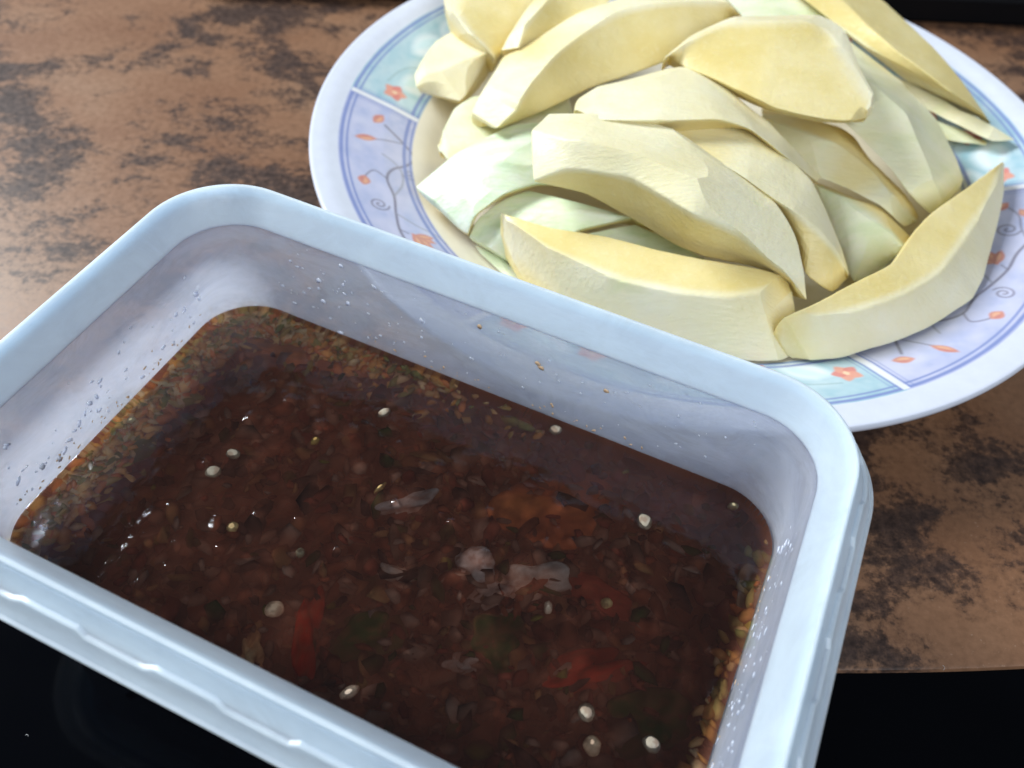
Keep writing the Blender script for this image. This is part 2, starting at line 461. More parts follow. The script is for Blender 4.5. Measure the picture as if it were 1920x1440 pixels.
PALE = (0.40, 0.34, 0.25)
seeds = [
 (399, 882, 3.4, 2.8, 20, PALE, 'largest pale chili seed near the sauce edge by the left tub wall'),
 (436, 848, 3.0, 2.3, -10, PALE, 'pale chili seed just behind the largest seed near the left wall'),
 (590, 823, 2.2, 1.6, 60, (0.46, 0.32, 0.10), 'yellowish seed half sunk in the dark sauce right of the pale pair'),
 (720, 771, 3.2, 1.8, 40, PALE, 'slanted pale seed close to the back of the sauce'),
 (1042, 803, 2.7, 2.5, 0, PALE, 'round pale seed at the back edge under the tub wall'),
 (1209, 975, 3.0, 3.6, 5, PALE, 'drop-shaped pale seed in the right part of the sauce'),
 (245, 785, 2.2, 1.8, 30, (0.66, 0.55, 0.30), 'cream crumb at the sauce edge against the left tub wall'),
 (513, 1139, 3.6, 3.2, 15, (0.62, 0.47, 0.33), 'round tan seed beside the red chili strip near the front rim'),
 (655, 1295, 3.6, 2.0, 35, (0.68, 0.52, 0.38), 'oblong pale seed nearest the front rim of the tub'),
 (1100, 1333, 2.9, 3.4, 10, PALE, 'upper seed of the pale trio at the bottom of the photo'),
 (1112, 1396, 3.0, 3.4, 0, (0.66, 0.50, 0.34), 'brown-spotted seed of the pale trio at the bottom'),
 (1223, 1394, 3.3, 2.7, -35, PALE, 'right seed of the pale trio at the bottom'),
 (1138, 1128, 2.2, 2.2, 0, (0.46, 0.33, 0.16), 'small tan seed right of the shiny onion lump'),
 (1028, 1136, 1.6, 2.6, 0, (0.55, 0.44, 0.34), 'thin upright pale seed below the shiny onion lump'),
 (1376, 946, 2.2, 1.7, 10, (0.64, 0.52, 0.27), 'tiny cream cube in the far right corner of the sauce'),
 (562, 1033, 1.8, 2.0, 0, (0.34, 0.30, 0.2), 'faint small seed ring in the middle left of the sauce'),
 (435, 985, 2.4, 2.2, 60, (0.50, 0.38, 0.18), 'yellowish curled seed left of centre in the sauce'),
 (712, 912, 3.4, 1.1, 55, (0.50, 0.34, 0.14), 'thin yellowish sliver in the middle of the sauce'),
]
for k, (x, y, a, b, r, c, lab) in enumerate(seeds):
    bit('chili_seed', x, y, a * 1.2, b * 1.2, 1.8, r, c, lab, 'seed', 'seeds floating in the sauce', 40 + k, dz=-0.00062 if c == PALE else -0.00085, rough=0.1)

chunks = [
 ('onion_piece', 1008, 1080, 15, 9, 5, 10, (0.40, 0.36, 0.34), 'glossy lumpy onion piece breaking the surface near the centre', 'onion', 0.0008),
 ('onion_piece', 770, 935, 13, 5, 3, 28, (0.30, 0.27, 0.27), 'narrow translucent onion strip in the middle of the sauce', 'onion', 0.0006),
 ('onion_piece', 1415, 1110, 7, 15, 2, -16, (0.30, 0.24, 0.15), 'pale broad onion strip along the right wall of the tub', 'onion', 0.0),
 ('onion_piece', 895, 1050, 7, 8, 3, 30, (0.33, 0.28, 0.27), 'small grey onion piece behind the shiny lump', 'onion', 0.0006),
 ('onion_piece', 868, 1240, 6, 4, 2.5, 0, (0.30, 0.26, 0.25), 'small faint onion piece in the lower middle', 'onion', 0.0),
 ('onion_piece', 920, 1105, 8, 6, 2, 20, (0.34, 0.27, 0.25), 'flat grey onion flake left of the shiny lump', 'onion', 0.0),
 ('onion_piece', 740, 1070, 8, 5, 2, -25, (0.34, 0.28, 0.25), 'flat grey onion flake in the middle left', 'onion', 0.0),
 ('onion_piece', 465, 1225, 5, 11, 3, 10, (0.55, 0.38, 0.20), 'tan stalk piece against the front rim of the tub', 'onion', 0.0),
 ('red_chili_piece', 575, 1180, 6, 18, 3.5, 10, (0.32, 0.03, 0.012), 'upright bright red chili strip beside the tan seed', 'chili', 0.0006),
 ('red_chili_piece', 1105, 1252, 21, 7, 4, 18, (0.28, 0.035, 0.018), 'long red chili piece with a shiny highlight in the lower right', 'chili', 0.0007),
 ('red_chili_piece', 1130, 1110, 16, 9, 3, -20, (0.26, 0.05, 0.03), 'wide dull red chili piece right of the shiny lump', 'chili', 0.0),
 ('tomato_piece', 1040, 950, 24, 18, 5, 20, (0.36, 0.12, 0.04), 'large orange tomato piece in the right half of the sauce', 'tomato', 0.0),
 ('tomato_piece', 520, 640, 26, 12, 3, -10, (0.42, 0.17, 0.06), 'orange tomato pulp in the far left corner of the sauce', 'tomato', 0.0),
 ('green_chili_piece', 930, 1195, 13, 11, 5, 0, (0.03, 0.05, 0.012), 'dark green chili ring in the lower middle of the sauce', 'chili', 0.0006),
 ('green_chili_piece', 1225, 1345, 15, 11, 4, 10, (0.035, 0.055, 0.012), 'dark green chili piece beside the seed trio', 'chili', 0.0),
 ('green_chili_piece', 1402, 1175, 4, 7, 3, 0, (0.32, 0.30, 0.02), 'yellow-green chili bit at the right wall of the tub', 'chili', 0.0),
 ('green_chili_piece', 680, 1180, 16, 8, 3, 25, (0.04, 0.055, 0.014), 'dark green chili piece right of the red strip', 'chili', 0.0),
 ('green_chili_piece', 225, 850, 12, 6, 3, 40, (0.10, 0.12, 0.02), 'green chili bit along the left edge of the sauce', 'chili', 0.0),
]
for k, (nm, x, y, a, b, c, r, col, lab, cat, lift) in enumerate(chunks):
    bit(nm, x, y, a, b, c, r, col, lab, cat, 'chopped pieces in the sauce', 90 + k, dz=-0.0010 - c / 2600 + (0.0005 if lift else 0), rough=0.32, lift=lift)

def make_liquid():
    ins = inset(Z_S) + 0.00025
    rings = 130
    loop = rrect(HL - ins, HW - ins, 0.0150, 16); n = len(loop)
    rnd = random.Random(11)
    small = []
    while len(small) < 420:
        x, y = rnd.uniform(-HL, HL), rnd.uniform(-HW, HW)
        if in_tub(x, y, 0.003): small.append((x, y, rnd.uniform(0.0012, 0.0034), rnd.choice([0.00003, 0.00006, 0.0001, 0.0002])))
    while len(small) < 510:                     # bubbles and wet bits that catch the light
        x, y = rnd.uniform(-HL, HL), rnd.uniform(-HW, HW)
        if in_tub(x, y, 0.003): small.append((x, y, rnd.uniform(0.0005, 0.0011), rnd.uniform(0.0002, 0.0005)))
    bx = np.array(small + BUMPS)
    def height(x, y, e):
        z = 0.00018 * mnoise.noise(Vector((x * 90, y * 90, 3))) + 0.00009 * mnoise.noise(Vector((x * 260, y * 260, 5)))
        d2 = (bx[:, 0] - x) ** 2 + (bx[:, 1] - y) ** 2
        w = np.clip(1 - d2 / bx[:, 2] ** 2, 0, 1)
        z += float((bx[:, 3] * w * w).sum())
        m = max(0.0, 1 - e / 0.0022)
        return min(z, 0.0011) * min(1, e / 0.004) + 0.0009 * m * m          # meniscus at the wall
    vs, fs = [], []
    for i in range(rings):
        f = 1 - (i / rings)
        f = f if i > 6 else 1 - 0.0045 * i
        if i > 6: f = (1 - 0.0045 * 6) * (1 - (i - 6) / (rings - 6))
        for (x, y) in loop:
            X, Y = x * f, y * f
            e = (1 - f) * min(HL, HW)
            vs.append((X, Y, Z_S + height(X, Y, e)))
    vs.append((0, 0, Z_S)); cidx = len(vs) - 1
    for i in range(rings - 1):
        for k in range(n):
            k2 = (k + 1) % n
            fs.append((i * n + k, i * n + k2, (i + 1) * n + k2, (i + 1) * n + k))
    for k in range(n): fs.append(((rings - 1) * n + k, (rings - 1) * n + (k + 1) % n, cidx))
    b0 = len(vs)
    lo = rrect(HL - inset(0.004) - 0.0006, HW - inset(0.004) - 0.0006, 0.0145, 16)
    for x, y in lo: vs.append((x, y, 0.0032))
    for k in range(n):
        k2 = (k + 1) % n
        fs.append((k, b0 + k, b0 + k2, k2))
    fs.append(tuple(b0 + k for k in range(n - 1, -1, -1)))
    o = mesh_obj('liquid', vs, fs, M_liq, sauce)
    bm = bmesh.new(); bm.from_mesh(o.data); bmesh.ops.recalc_face_normals(bm, faces=bm.faces); bm.to_mesh(o.data); bm.free()
    return o
make_liquid()

# ------------------------------------------------------------------ the plate
PX, PY, PR = 0.05418, 0.26705, 0.1285
RIN, ROUT = 0.0958, 0.1196                     # printed band
def plate_z(r):
    pts = [(0, 0.0075), (0.070, 0.0078), (0.078, 0.0090), (0.086, 0.0125), (0.092, 0.0162), (0.105, 0.0222), (0.118, 0.0272), (0.124, 0.0293), (0.1285, 0.0300)]
    xs, ys = zip(*pts)
    return float(np.interp(r, xs, ys))

def vnoise(x, y, seed):
    rs = np.random.RandomState(seed); g = rs.rand(64, 64)
    xi = np.floor(x).astype(int); yi = np.floor(y).astype(int); fx = x - xi; fy = y - yi
    fx = fx * fx * (3 - 2 * fx); fy = fy * fy * (3 - 2 * fy)
    G = lambda a, b: g[a % 64, b % 64]
    return (G(xi, yi) * (1 - fx) + G(xi + 1, yi) * fx) * (1 - fy) + (G(xi, yi + 1) * (1 - fx) + G(xi + 1, yi + 1) * fx) * fy

def plate_paint(r, th):
    """colour of the print for polar positions (metres, radians)"""
    n = r.shape
    col = np.ones(n + (3,)) * np.array((0.65, 0.68, 0.77))
    def lay(mask, c):
        m = np.clip(mask, 0, 1)[..., None]
        col[...] = col * (1 - m) + np.array(c) * m
    def soft(d, w=0.25):                        # d in mm, <0 inside
        return np.clip(0.5 - d / (2 * w), 0, 1)
    deg = np.degrees(th)
    rel = (deg + 5.0 + 720.0) % 120.0           # 0..60 teal, 60..120 lilac
    teal = rel < 60
    a = np.where(teal, rel, rel - 60)           # 0..60 within the panel
    rm = 103.5
    u = np.radians(a - 30) * rm; v = r * 1000 - rm
    inside = (r > RIN) & (r < ROUT)
    nz = vnoise(u * 0.22 + 40, v * 0.3 + np.where(teal, 7, 31) + np.floor((deg + 725) / 60) * 5, 1)
    nz2 = vnoise(u * 0.6 + 10, v * 0.7 + np.floor((deg + 725) / 60) * 3 + 50, 2)
    mixn = np.clip(0.7 * nz + 0.3 * nz2, 0, 1)
    lil = np.array((0.56, 0.57, 0.73)) * (1 - mixn[..., None]) + np.array((0.28, 0.35, 0.61)) * mixn[..., None]
    lil = lil * (1 - 0.45 * nz2[..., None]) + np.array((0.70, 0.66, 0.80)) * 0.45 * nz2[..., None]
    tl = np.array((0.52, 0.66, 0.69)) * (1 - mixn[..., None]) + np.array((0.25, 0.48, 0.56)) * mixn[..., None]
    fill = np.where(teal[..., None], tl, lil)
    col[inside] = fill[inside]
    cream = r <= RIN
    col[cream] = np.array((0.80, 0.75, 0.62))
    # strokes
    def stroke(pts, w, c, m0, alpha=1.0):
        pts = np.array(pts, float)
        t = np.linspace(0, len(pts) - 1, (len(pts) - 1) * 8 + 1); i = np.clip(t.astype(int), 0, len(pts) - 2); f = (t - i)[:, None]
        p0 = pts[np.maximum(i - 1, 0)]; p1 = pts[i]; p2 = pts[i + 1]; p3 = pts[np.minimum(i + 2, len(pts) - 1)]
        q = 0.5 * (2 * p1 + (p2 - p0) * f + (2 * p0 - 5 * p1 + 4 * p2 - p3) * f ** 2 + (3 * p1 - p0 - 3 * p2 + p3) * f ** 3)
        best = np.full(n, 1e9)
        lo, hi = q.min(0) - 3, q.max(0) + 3
        sel = m0 & (u > lo[0]) & (u < hi[0]) & (v > lo[1]) & (v < hi[1])
        if not sel.any(): return
        us, vs_ = u[sel], v[sel]; b = np.full(us.shape, 1e9)
        for k in range(len(q) - 1):
            A, B = q[k], q[k + 1]; d = B - A; L2 = d @ d + 1e-9
            tt = np.clip(((us - A[0]) * d[0] + (vs_ - A[1]) * d[1]) / L2, 0, 1)
            b = np.minimum(b, np.hypot(us - A[0] - tt * d[0], vs_ - A[1] - tt * d[1]))
        best[sel] = b
        lay(soft(best - w / 2, 0.34) * alpha, c)
    def ell(cx, cy, a_, b_, rot, c, m0, alpha=1.0, w=0.18):
        ca, sa = math.cos(rot), math.sin(rot)
        x = (u - cx) * ca + (v - cy) * sa; y = -(u - cx) * sa + (v - cy) * ca
        # pointed leaf
        d = np.hypot(x / a_, y / (b_ * np.clip(1.15 - 0.55 * (x / a_) ** 2, 0.2, 2))) - 1
        lay(np.where(m0, soft(d, w), 0) * alpha, c)
    L = inside & ~teal; T = inside & teal
    dk = (0.10, 0.075, 0.12); gr = (0.24, 0.24, 0.30)
    stroke([(34, 10), (27, 8.5), (20, 6), (12, 5), (4, 3), (-5, 1), (-14, 1.5), (-20, -1), (-25, -6), (-31, -8.5), (-37, -5), (-43, 2)], 0.75, dk, L)
    stroke([(-5, 1), (-12, -3), (-19, -4), (-24, -2), (-27, 2)], 0.5, gr, L)
    stroke([(-14, 1.5), (-17, 5), (-14, 8), (-11, 9)], 0.45, dk, L)
    stroke([(-37, -5), (-35, 1), (-33, 6)], 0.4, dk, L)
    def spiral(cx, cy, r0, turns, ph, w=0.5, c=dk, sgn=1):
        tt = np.linspace(0, 1, 22)
        stroke([(cx + r0 * (1 - 0.88 * k) * math.cos(ph + sgn * turns * 6.283 * k), cy + r0 * (1 - 0.88 * k) * math.sin(ph + sgn * turns * 6.283 * k)) for k in tt], w, c, L)
    spiral(0, 7.0, 3.1, 1.7, -1.3)
    spiral(-20, -6.6, 3.0, 1.4, 1.0, 0.7, gr, -1)
    spiral(33, 3.0, 3.6, 1.6, 1.9)
    stroke([(4, 3), (10, -2), (14, -6), (20, -8)], 0.5, gr, L)
    stroke([(12, 5), (14, 3)], 0.4, dk, L)
    stroke([(27, 8.5), (33, 6.6), (40, 6), (45, 3)], 0.45, dk, L)
    orange = (0.60, 0.19, 0.10); red = (0.52, 0.11, 0.07); pale = (0.80, 0.40, 0.17)
    for (cx, cyy, a_, b_, rt) in [(-45, 4.5, 3.0, 1.5, 0.4), (-33, 7.4, 3.6, 1.3, 1.25), (-11, 9.2, 2.4, 1.7, 0.2), (45, 2, 2.6, 1.4, 0.7), (41, 7.5, 2.2, 1.2, -.4)]:
        ell(cx, cyy, a_, b_, rt, orange, L); ell(cx + 0.3, cyy - 0.3, a_ * 0.6, b_ * 0.45, rt, pale, L, 0.7, 0.35); ell(cx - 0.4, cyy + 0.5, a_ * 0.5, b_ * 0.3, rt, red, L, 0.7, 0.35)
    for rt, a_ in ((-0.95, 4.2), (-0.45, 4.8), (0.05, 4.4), (-1.4, 3.6)):
        ell(15 + 3.0 * math.cos(rt), 1.5 + 3.0 * math.sin(rt), a_ * 0.85, 1.35, rt, orange, L)
        ell(15 + 3.2 * math.cos(rt), 1.5 + 3.2 * math.sin(rt), a_ * 0.55, 0.45, rt, pale, L, 0.75, 0.35)
    # teal panels: big pale petals and red-orange flowers
    tealdk = (0.12, 0.45, 0.55); wht = (0.80, 0.86, 0.88)
    for (cx, cyy, a_, b_, rt) in [(-36, 4, 8, 5, 0.3), (-16, -4, 9, 4, -0.5), (14, 5, 9, 5, 0.2), (36, -2, 8, 5, 0.6), (0, 6, 7, 3.5, -.2), (-46, -5, 6, 4, 0.2)]:
        ell(cx + 1.0, cyy - 1.0, a_, b_, rt, tealdk, T, 0.55, 0.5); ell(cx, cyy, a_ * 0.93, b_ * 0.9, rt, wht, T, 0.85, 0.3)
        ell(cx - 0.5, cyy + 1.2, a_ * 0.7, b_ * 0.35, rt, (0.40, 0.72, 0.78), T, 0.5, 0.5)
    for (cx, cyy) in [(-47, 4), (-24, 2), (-6, -4), (24, -3), (46, 3), (5, 1)]:
        for k in range(5):
            rt = k * 1.256 + cx
            ell(cx + 1.9 * math.cos(rt), cyy + 1.9 * math.sin(rt), 2.3, 1.5, rt, (0.66, 0.12, 0.06) if k % 2 else (0.74, 0.24, 0.12), T, 0.95)
        ell(cx, cyy, 0.9, 0.9, 0, (0.85, 0.55, 0.3), T)
    stroke([(-40, -7), (-28, -5), (-18, 2), (-8, 3), (6, -6), (20, -7), (30, 4), (42, 7)], 0.45, (0.20, 0.34, 0.34), T, 0.8)
    # frame lines
    blue = (0.10, 0.16, 0.46)
    rmm = r * 1000
    arc = np.minimum(a, 60 - a) * math.pi / 180 * rmm       # mm from the panel's end
    for r0 in (118.6, 116.8, 98.3, 96.4):
        w = 1.15 if r0 in (118.6, 98.3) else 0.7
        lay(soft(np.abs(rmm - r0) - w / 2, 0.3) * np.where(arc > 1.0, 1, 0) * 0.92, blue)
    band = (rmm > 95.9) & (rmm < 119.2)
    lay(np.where(band, soft(arc - 1.15, 0.2), 0), (0.78, 0.78, 0.80))
    lay(np.where(band, soft(np.abs(arc - 1.6) - 0.35, 0.2), 0) * 0.9, blue)
    lay(np.where(band, soft(np.abs(arc - 3.0) - 0.22, 0.2), 0) * 0.6, blue)
    gap = ((rmm > 114.6) & (rmm < 115.2)) | ((rmm > 92.0) & (rmm < 92.5))
    pr = (r > RIN) & (r < ROUT)
    col[pr] = col[pr] * 0.80 + np.array((0.62, 0.65, 0.74)) * 0.20
    return col

def make_plate():
    nth = 1800
    rs = [0.02, 0.045, 0.06, 0.070, 0.074, 0.078, 0.082, 0.086] + [0.0900, 0.0925] + list(np.linspace(0.0945, 0.1203, 100)) + [0.1220, 0.1240, 0.1258, 0.1272, 0.1280]
    prof = [(r, plate_z(r)) for r in rs]
    prof += [(0.1285, 0.0297), (0.1288, 0.0288), (0.1286, 0.0276), (0.1275, 0.0266), (0.1230, 0.0258), (0.110, 0.0204), (0.095, 0.0135), (0.086, 0.0078), (0.078, 0.0042), (0.0745, 0.0004), (0.0715, 0.0004), (0.070, 0.0036), (0.02, 0.0036)]
    th = np.arange(nth) / nth * 2 * math.pi
    R = np.array([p[0] for p in prof])[:, None] * np.ones(nth)[None]
    Z = np.array([p[1] for p in prof])[:, None] * np.ones(nth)[None]
    TT = np.ones(len(prof))[:, None] * th[None]
    V = np.stack([R * np.cos(TT), R * np.sin(TT), Z], -1).reshape(-1, 3)
    npr = len(prof)
    i = np.arange(npr - 1)[:, None]; k = np.arange(nth)[None]; k2 = (k + 1) % nth
    F = np.stack([i * nth + k, i * nth + k2, (i + 1) * nth + k2, (i + 1) * nth + k], -1).reshape(-1, 4)
    nv = len(V)
    V = np.vstack([V, [[0, 0, 0.0075], [0, 0, 0.0036]]])
    me = bpy.data.meshes.new('plate')
    cap = [(nv, kk, (kk + 1) % nth) for kk in range(nth)] + [(nv + 1, (npr - 1) * nth + (kk + 1) % nth, (npr - 1) * nth + kk) for kk in range(nth)]
    tot = len(F) * 4 + len(cap) * 3
    me.vertices.add(len(V)); me.vertices.foreach_set('co', V.astype('f').ravel())
    me.loops.add(tot); me.loops.foreach_set('vertex_index', np.concatenate([F.ravel(), np.array(cap).ravel()]).astype('i'))
    me.polygons.add(len(F) + len(cap))
    st = np.concatenate([np.arange(len(F)) * 4, len(F) * 4 + np.arange(len(cap)) * 3]).astype('i')
    me.polygons.foreach_set('loop_start', st)
    me.polygons.foreach_set('use_smooth', np.ones(len(F) + len(cap), bool))
    me.update(calc_edges=True); me.validate()
    top = np.arange(npr) < len(rs)
    colr = np.ones((npr, nth, 3)) * np.array((0.65, 0.68, 0.77))
    colr[:len(rs)] = plate_paint(R[:len(rs)], TT[:len(rs)])
    colr = np.concatenate([colr.reshape(-1, 3), [[0.80, 0.75, 0.62], [0.7, 0.72, 0.79]]])
    ca = me.color_attributes.new('col', 'FLOAT_COLOR', 'POINT')
    ca.data.foreach_set('color', np.c_[colr, np.ones(len(colr))].astype('f').ravel())
    me.materials.append(M_plate)
    o = bpy.data.objects.new('plate', me); link(o); o.location = (PX, PY, 0)
    tag(o, 'round white plate with blue, teal and orange floral printed rim', 'plate')
make_plate()

# ------------------------------------------------------------------ mango slices
def resample(pts, n, smooth):
    P = np.array(pts, float)
    if smooth and len(P) > 2:
        t = np.linspace(0, len(P) - 1, 16 * (len(P) - 1) + 1); i = np.clip(t.astype(int), 0, len(P) - 2); f = (t - i)[:, None]
        p0 = P[np.maximum(i - 1, 0)]; p1 = P[i]; p2 = P[i + 1]; p3 = P[np.minimum(i + 2, len(P) - 1)]
        c = 0.5 * (2 * p1 + (p2 - p0) * f + (2 * p0 - 5 * p1 + 4 * p2 - p3) * f ** 2 + (3 * p1 - p0 - 3 * p2 + p3) * f ** 3)
        lin = p1 + (p2 - p1) * f
        P = 0.55 * c + 0.45 * lin
    s = np.r_[0, np.cumsum(np.linalg.norm(np.diff(P, axis=0), axis=1))]; s /= s[-1]
    q = np.linspace(0, 1, n)
    return np.stack([np.interp(q, s, P[:, k]) for k in range(P.shape[1])], -1)

SLICES = 0
def mango(label, rails, types, hid, green=0.0, rnd=0.0007, n=60, smooth=None):
    """rails: long edges traced in the photo, each ([(px, py)...], (z_start, z_mid, z_end) in mm);
    types: 'p' peeled / 'c' cut for the face between neighbouring rails, then for the hidden faces;
    hid: hidden long edges [(rail_index, dx, dy, dz) mm]"""
    global SLICES
    SLICES += 1
    R = []
    for k, (pts, zz) in enumerate(rails):
        P = []
        m = len(pts) - 1
        for i, (x, y) in enumerate(pts):
            t = i / m
            z = zz[0] * (1 - t) * (1 - 2 * t) + 4 * zz[1] * t * (1 - t) + zz[2] * t * (2 * t - 1)
            P.append(at(x, y, z / 1000))
        R.append(resample([tuple(p) for p in P], n, True if smooth is None else smooth))
    for (ri, dx, dy, dz) in hid:
        ri_ = ri if isinstance(ri, tuple) else (ri,)
        base = sum(R[i] for i in ri_) / len(ri_)
        R.append(base + np.array((dx, dy, dz)) / 1000)
    m = len(R)
    types = list(types) + ['c'] * (m - len(types))
    X = np.stack(R, 1)                          # n, m, 3
    # keep above the plate
    rad = np.hypot(X[..., 0] - PX, X[..., 1] - PY)
    zmin = np.vectorize(plate_z)(np.clip(rad, 0, 0.127)) + 0.0008
    X[..., 2] = np.maximum(X[..., 2], zmin)
    # rounded cross sections
    K = 7; ARC = 5
    rows = []; peel = []
    for i in range(n):
        cs = X[i]; ring = []; pr = []
        for j in range(m):
            a, b, c = cs[j - 1], cs[j], cs[(j + 1) % m]
            la, lb = np.linalg.norm(a - b), np.linalg.norm(c - b)
            ra, rb = min(rnd, 0.42 * la), min(rnd, 0.42 * lb)
            pa = b + (a - b) * (ra / (la + 1e-9)); pb = b + (c - b) * (rb / (lb + 1e-9))
            tprev, tnext = types[j - 1], types[j]
            for q in range(ARC):
                f = q / (ARC - 1)
                ring.append((1 - f) ** 2 * pa + 2 * f * (1 - f) * b + f * f * pb)
                vp = 1.0 if tprev == 'p' else 0.0; vn = 1.0 if tnext == 'p' else 0.0
                edge = max(vp, vn)
                pr.append(edge if edge else 0.0)
            # along the face to the next corner
            d = cs[(j + 2) % m]; ln = np.linalg.norm(c - b); lc = np.linalg.norm(d - c)
            rc = min(rnd, 0.42 * ln)
            pe = c + (b - c) * (rc / (ln + 1e-9))
            for q in range(1, K + 1):
                f = q / (K + 1); f = 0.5 - 0.5 * math.cos(math.pi * f)
                ring.append(pb + (pe - pb) * f)
                if tnext == 'p': pr.append(1.0)
                else:
                    dist0 = ln * f if types[j - 1] == 'p' else 1
                    dist1 = ln * (1 - f) if types[(j + 1) % m] == 'p' else 1
                    pr.append(max(0.0, 1 - min(dist0, dist1) / 0.0028))
        rows.append(ring); peel.append(pr)
    V = np.array(rows); PL = np.array(peel); nr = V.shape[1]
    # rounded ends
    def capscale(row, nxt, sgn):
        cen = row.mean(0); out = []
        dirn = row.mean(0) - nxt.mean(0); dirn /= (np.linalg.norm(dirn) + 1e-9)
        for s_, o_ in ((0.9, 0.0005), (0.7, 0.0009), (0.35, 0.0011)):
            out.append(cen + (row - cen) * s_ + dirn * o_)
        return out
    head = capscale(V[0], V[1], 1)[::-1]; tail = capscale(V[-1], V[-2], 1)
    V = np.concatenate([np.array(head), V, np.array(tail)]); PL = np.concatenate([np.repeat(PL[:1], 3, 0), PL, np.repeat(PL[-1:], 3, 0)])
    # small unevenness
    nn = V.shape[0]
    flat = V.reshape(-1, 3)
    cen = flat.mean(0); base = np.array((cen[0], cen[1], flat[:, 2].min()))
    seed = SLICES * 3.1
    for q in range(len(flat)):
        p = Vector(flat[q]) * 85 + Vector((seed, seed, seed))
        w = mnoise.noise_vector(p)
        p2 = Vector(flat[q]) * 300 + Vector((seed, 0, seed))
        w2 = mnoise.noise_vector(p2)
        flat[q] = flat[q] + np.array(w) * 0.00018 + np.array(w2) * 0.00010
    vs = flat - base
    fs = []
    for i in range(nn - 1):
        for k in range(nr):
            k2 = (k + 1) % nr
            fs.append((i * nr + k, i * nr + k2, (i + 1) * nr + k2, (i + 1) * nr + k))
    fs.append(tuple(range(nr - 1, -1, -1))); fs.append(tuple((nn - 1) * nr + k for k in range(nr)))
    o = mesh_obj('mango_slice', vs, fs, M_mango, loc=tuple(base))
    bm = bmesh.new(); bm.from_mesh(o.data); bmesh.ops.recalc_face_normals(bm, faces=bm.faces)
    lay = bm.verts.layers.float.new('peel'); pf = PL.ravel()
    bm.verts.ensure_lookup_table()
    for q, v in enumerate(bm.verts): v[lay] = pf[q]
    rr = random.Random(SLICES * 17 + 3); made = 0; tries = 0
    while made < 5 and tries < 40:              # flats left by the peeling knife
        tries += 1
        cand = [f for f in bm.faces if len(f.verts) == 4 and f.calc_area() > 1e-7 and all(v[lay] > 0.99 for v in f.verts)]
        if not cand: break
        f = rr.choice(cand); nrm = f.normal.copy(); p = f.calc_center_median()
        if any((nrm - g).length < 0.10 for g in ()): continue
        nrm = (nrm + Vector((rr.gauss(0, .07), rr.gauss(0, .07), rr.gauss(0, .07)))).normalized()
        p = p - nrm * rr.uniform(0.0003, 0.0008)
        outd = [(v.co - p).dot(nrm) for v in bm.verts]
        mx = max(outd); frac = sum(1 for d in outd if d > 0) / len(outd)
        if mx > 0.0022 or frac > 0.30 or frac < 0.006: continue
        r = bmesh.ops.bisect_plane(bm, geom=bm.verts[:] + bm.edges[:] + bm.faces[:], plane_co=p, plane_no=nrm, clear_outer=True, dist=1e-7)
        ed = [e for e in r['geom_cut'] if isinstance(e, bmesh.types.BMEdge)]
        ed = [e for e in ed if e.is_boundary]
        res = bmesh.ops.edgeloop_fill(bm, edges=ed)
        for nf in res['faces']: nf.smooth = True
        made += 1
    ng = [f for f in bm.faces if len(f.verts) > 4]
    bmesh.ops.triangulate(bm, faces=ng)
    bmesh.ops.recalc_face_normals(bm, faces=bm.faces)
    bm.to_mesh(o.data); bm.free()
    o.data.set_sharp_from_angle(angle=math.radians(12))
    at2 = o.data.attributes.new('green', 'FLOAT', 'POINT'); at2.data.foreach_set('value', np.full(len(o.data.vertices), green, 'f'))
    tag(o, label, 'mango slice', 'peeled mango slices piled on the plate')
    return o

# front, behind the tub rim
mango('long mango slice lying flat-side up right behind the tub rim', [
  ([(941, 398), (1029, 425), (1134, 442), (1238, 469), (1330, 487), (1420, 502), (1479, 520)], (34, 36, 34)),
  ([(943, 402), (966, 434), (1047, 483), (1169, 528), (1273, 549), (1365, 558), (1441, 547), (1483, 526)], (33, 34, 33)),
  ([(990, 560), (1060, 600), (1170, 650), (1280, 685), (1380, 705), (1450, 705), (1492, 684)], (13, 12, 13))],
  ['c', 'p', 'c', 'c'], [(0, 0, 4, -18)], 0.0)
mango('curved mango slice resting on the right plate rim, tip pointing up', [
  ([(1470, 592), (1514, 575), (1594, 533), (1670, 495), (1708, 441), (1746, 399), (1815, 350), (1879, 303)], (33, 36, 33)),
  ([(1467, 602), (1555, 598), (1632, 577), (1708, 548), (1766, 510), (1823, 430), (1857, 380), (1882, 306)], (31, 33, 32)),
  ([(1490, 684), (1512, 697), (1575, 690), (1632, 674), (1724, 634), (1785, 594), (1823, 564), (1853, 506), (1880, 415), (1884, 309)], (17, 19, 31))],
  ['c', 'p', 'c', 'c'], [(0, 0, 3, -16)], 0.0)
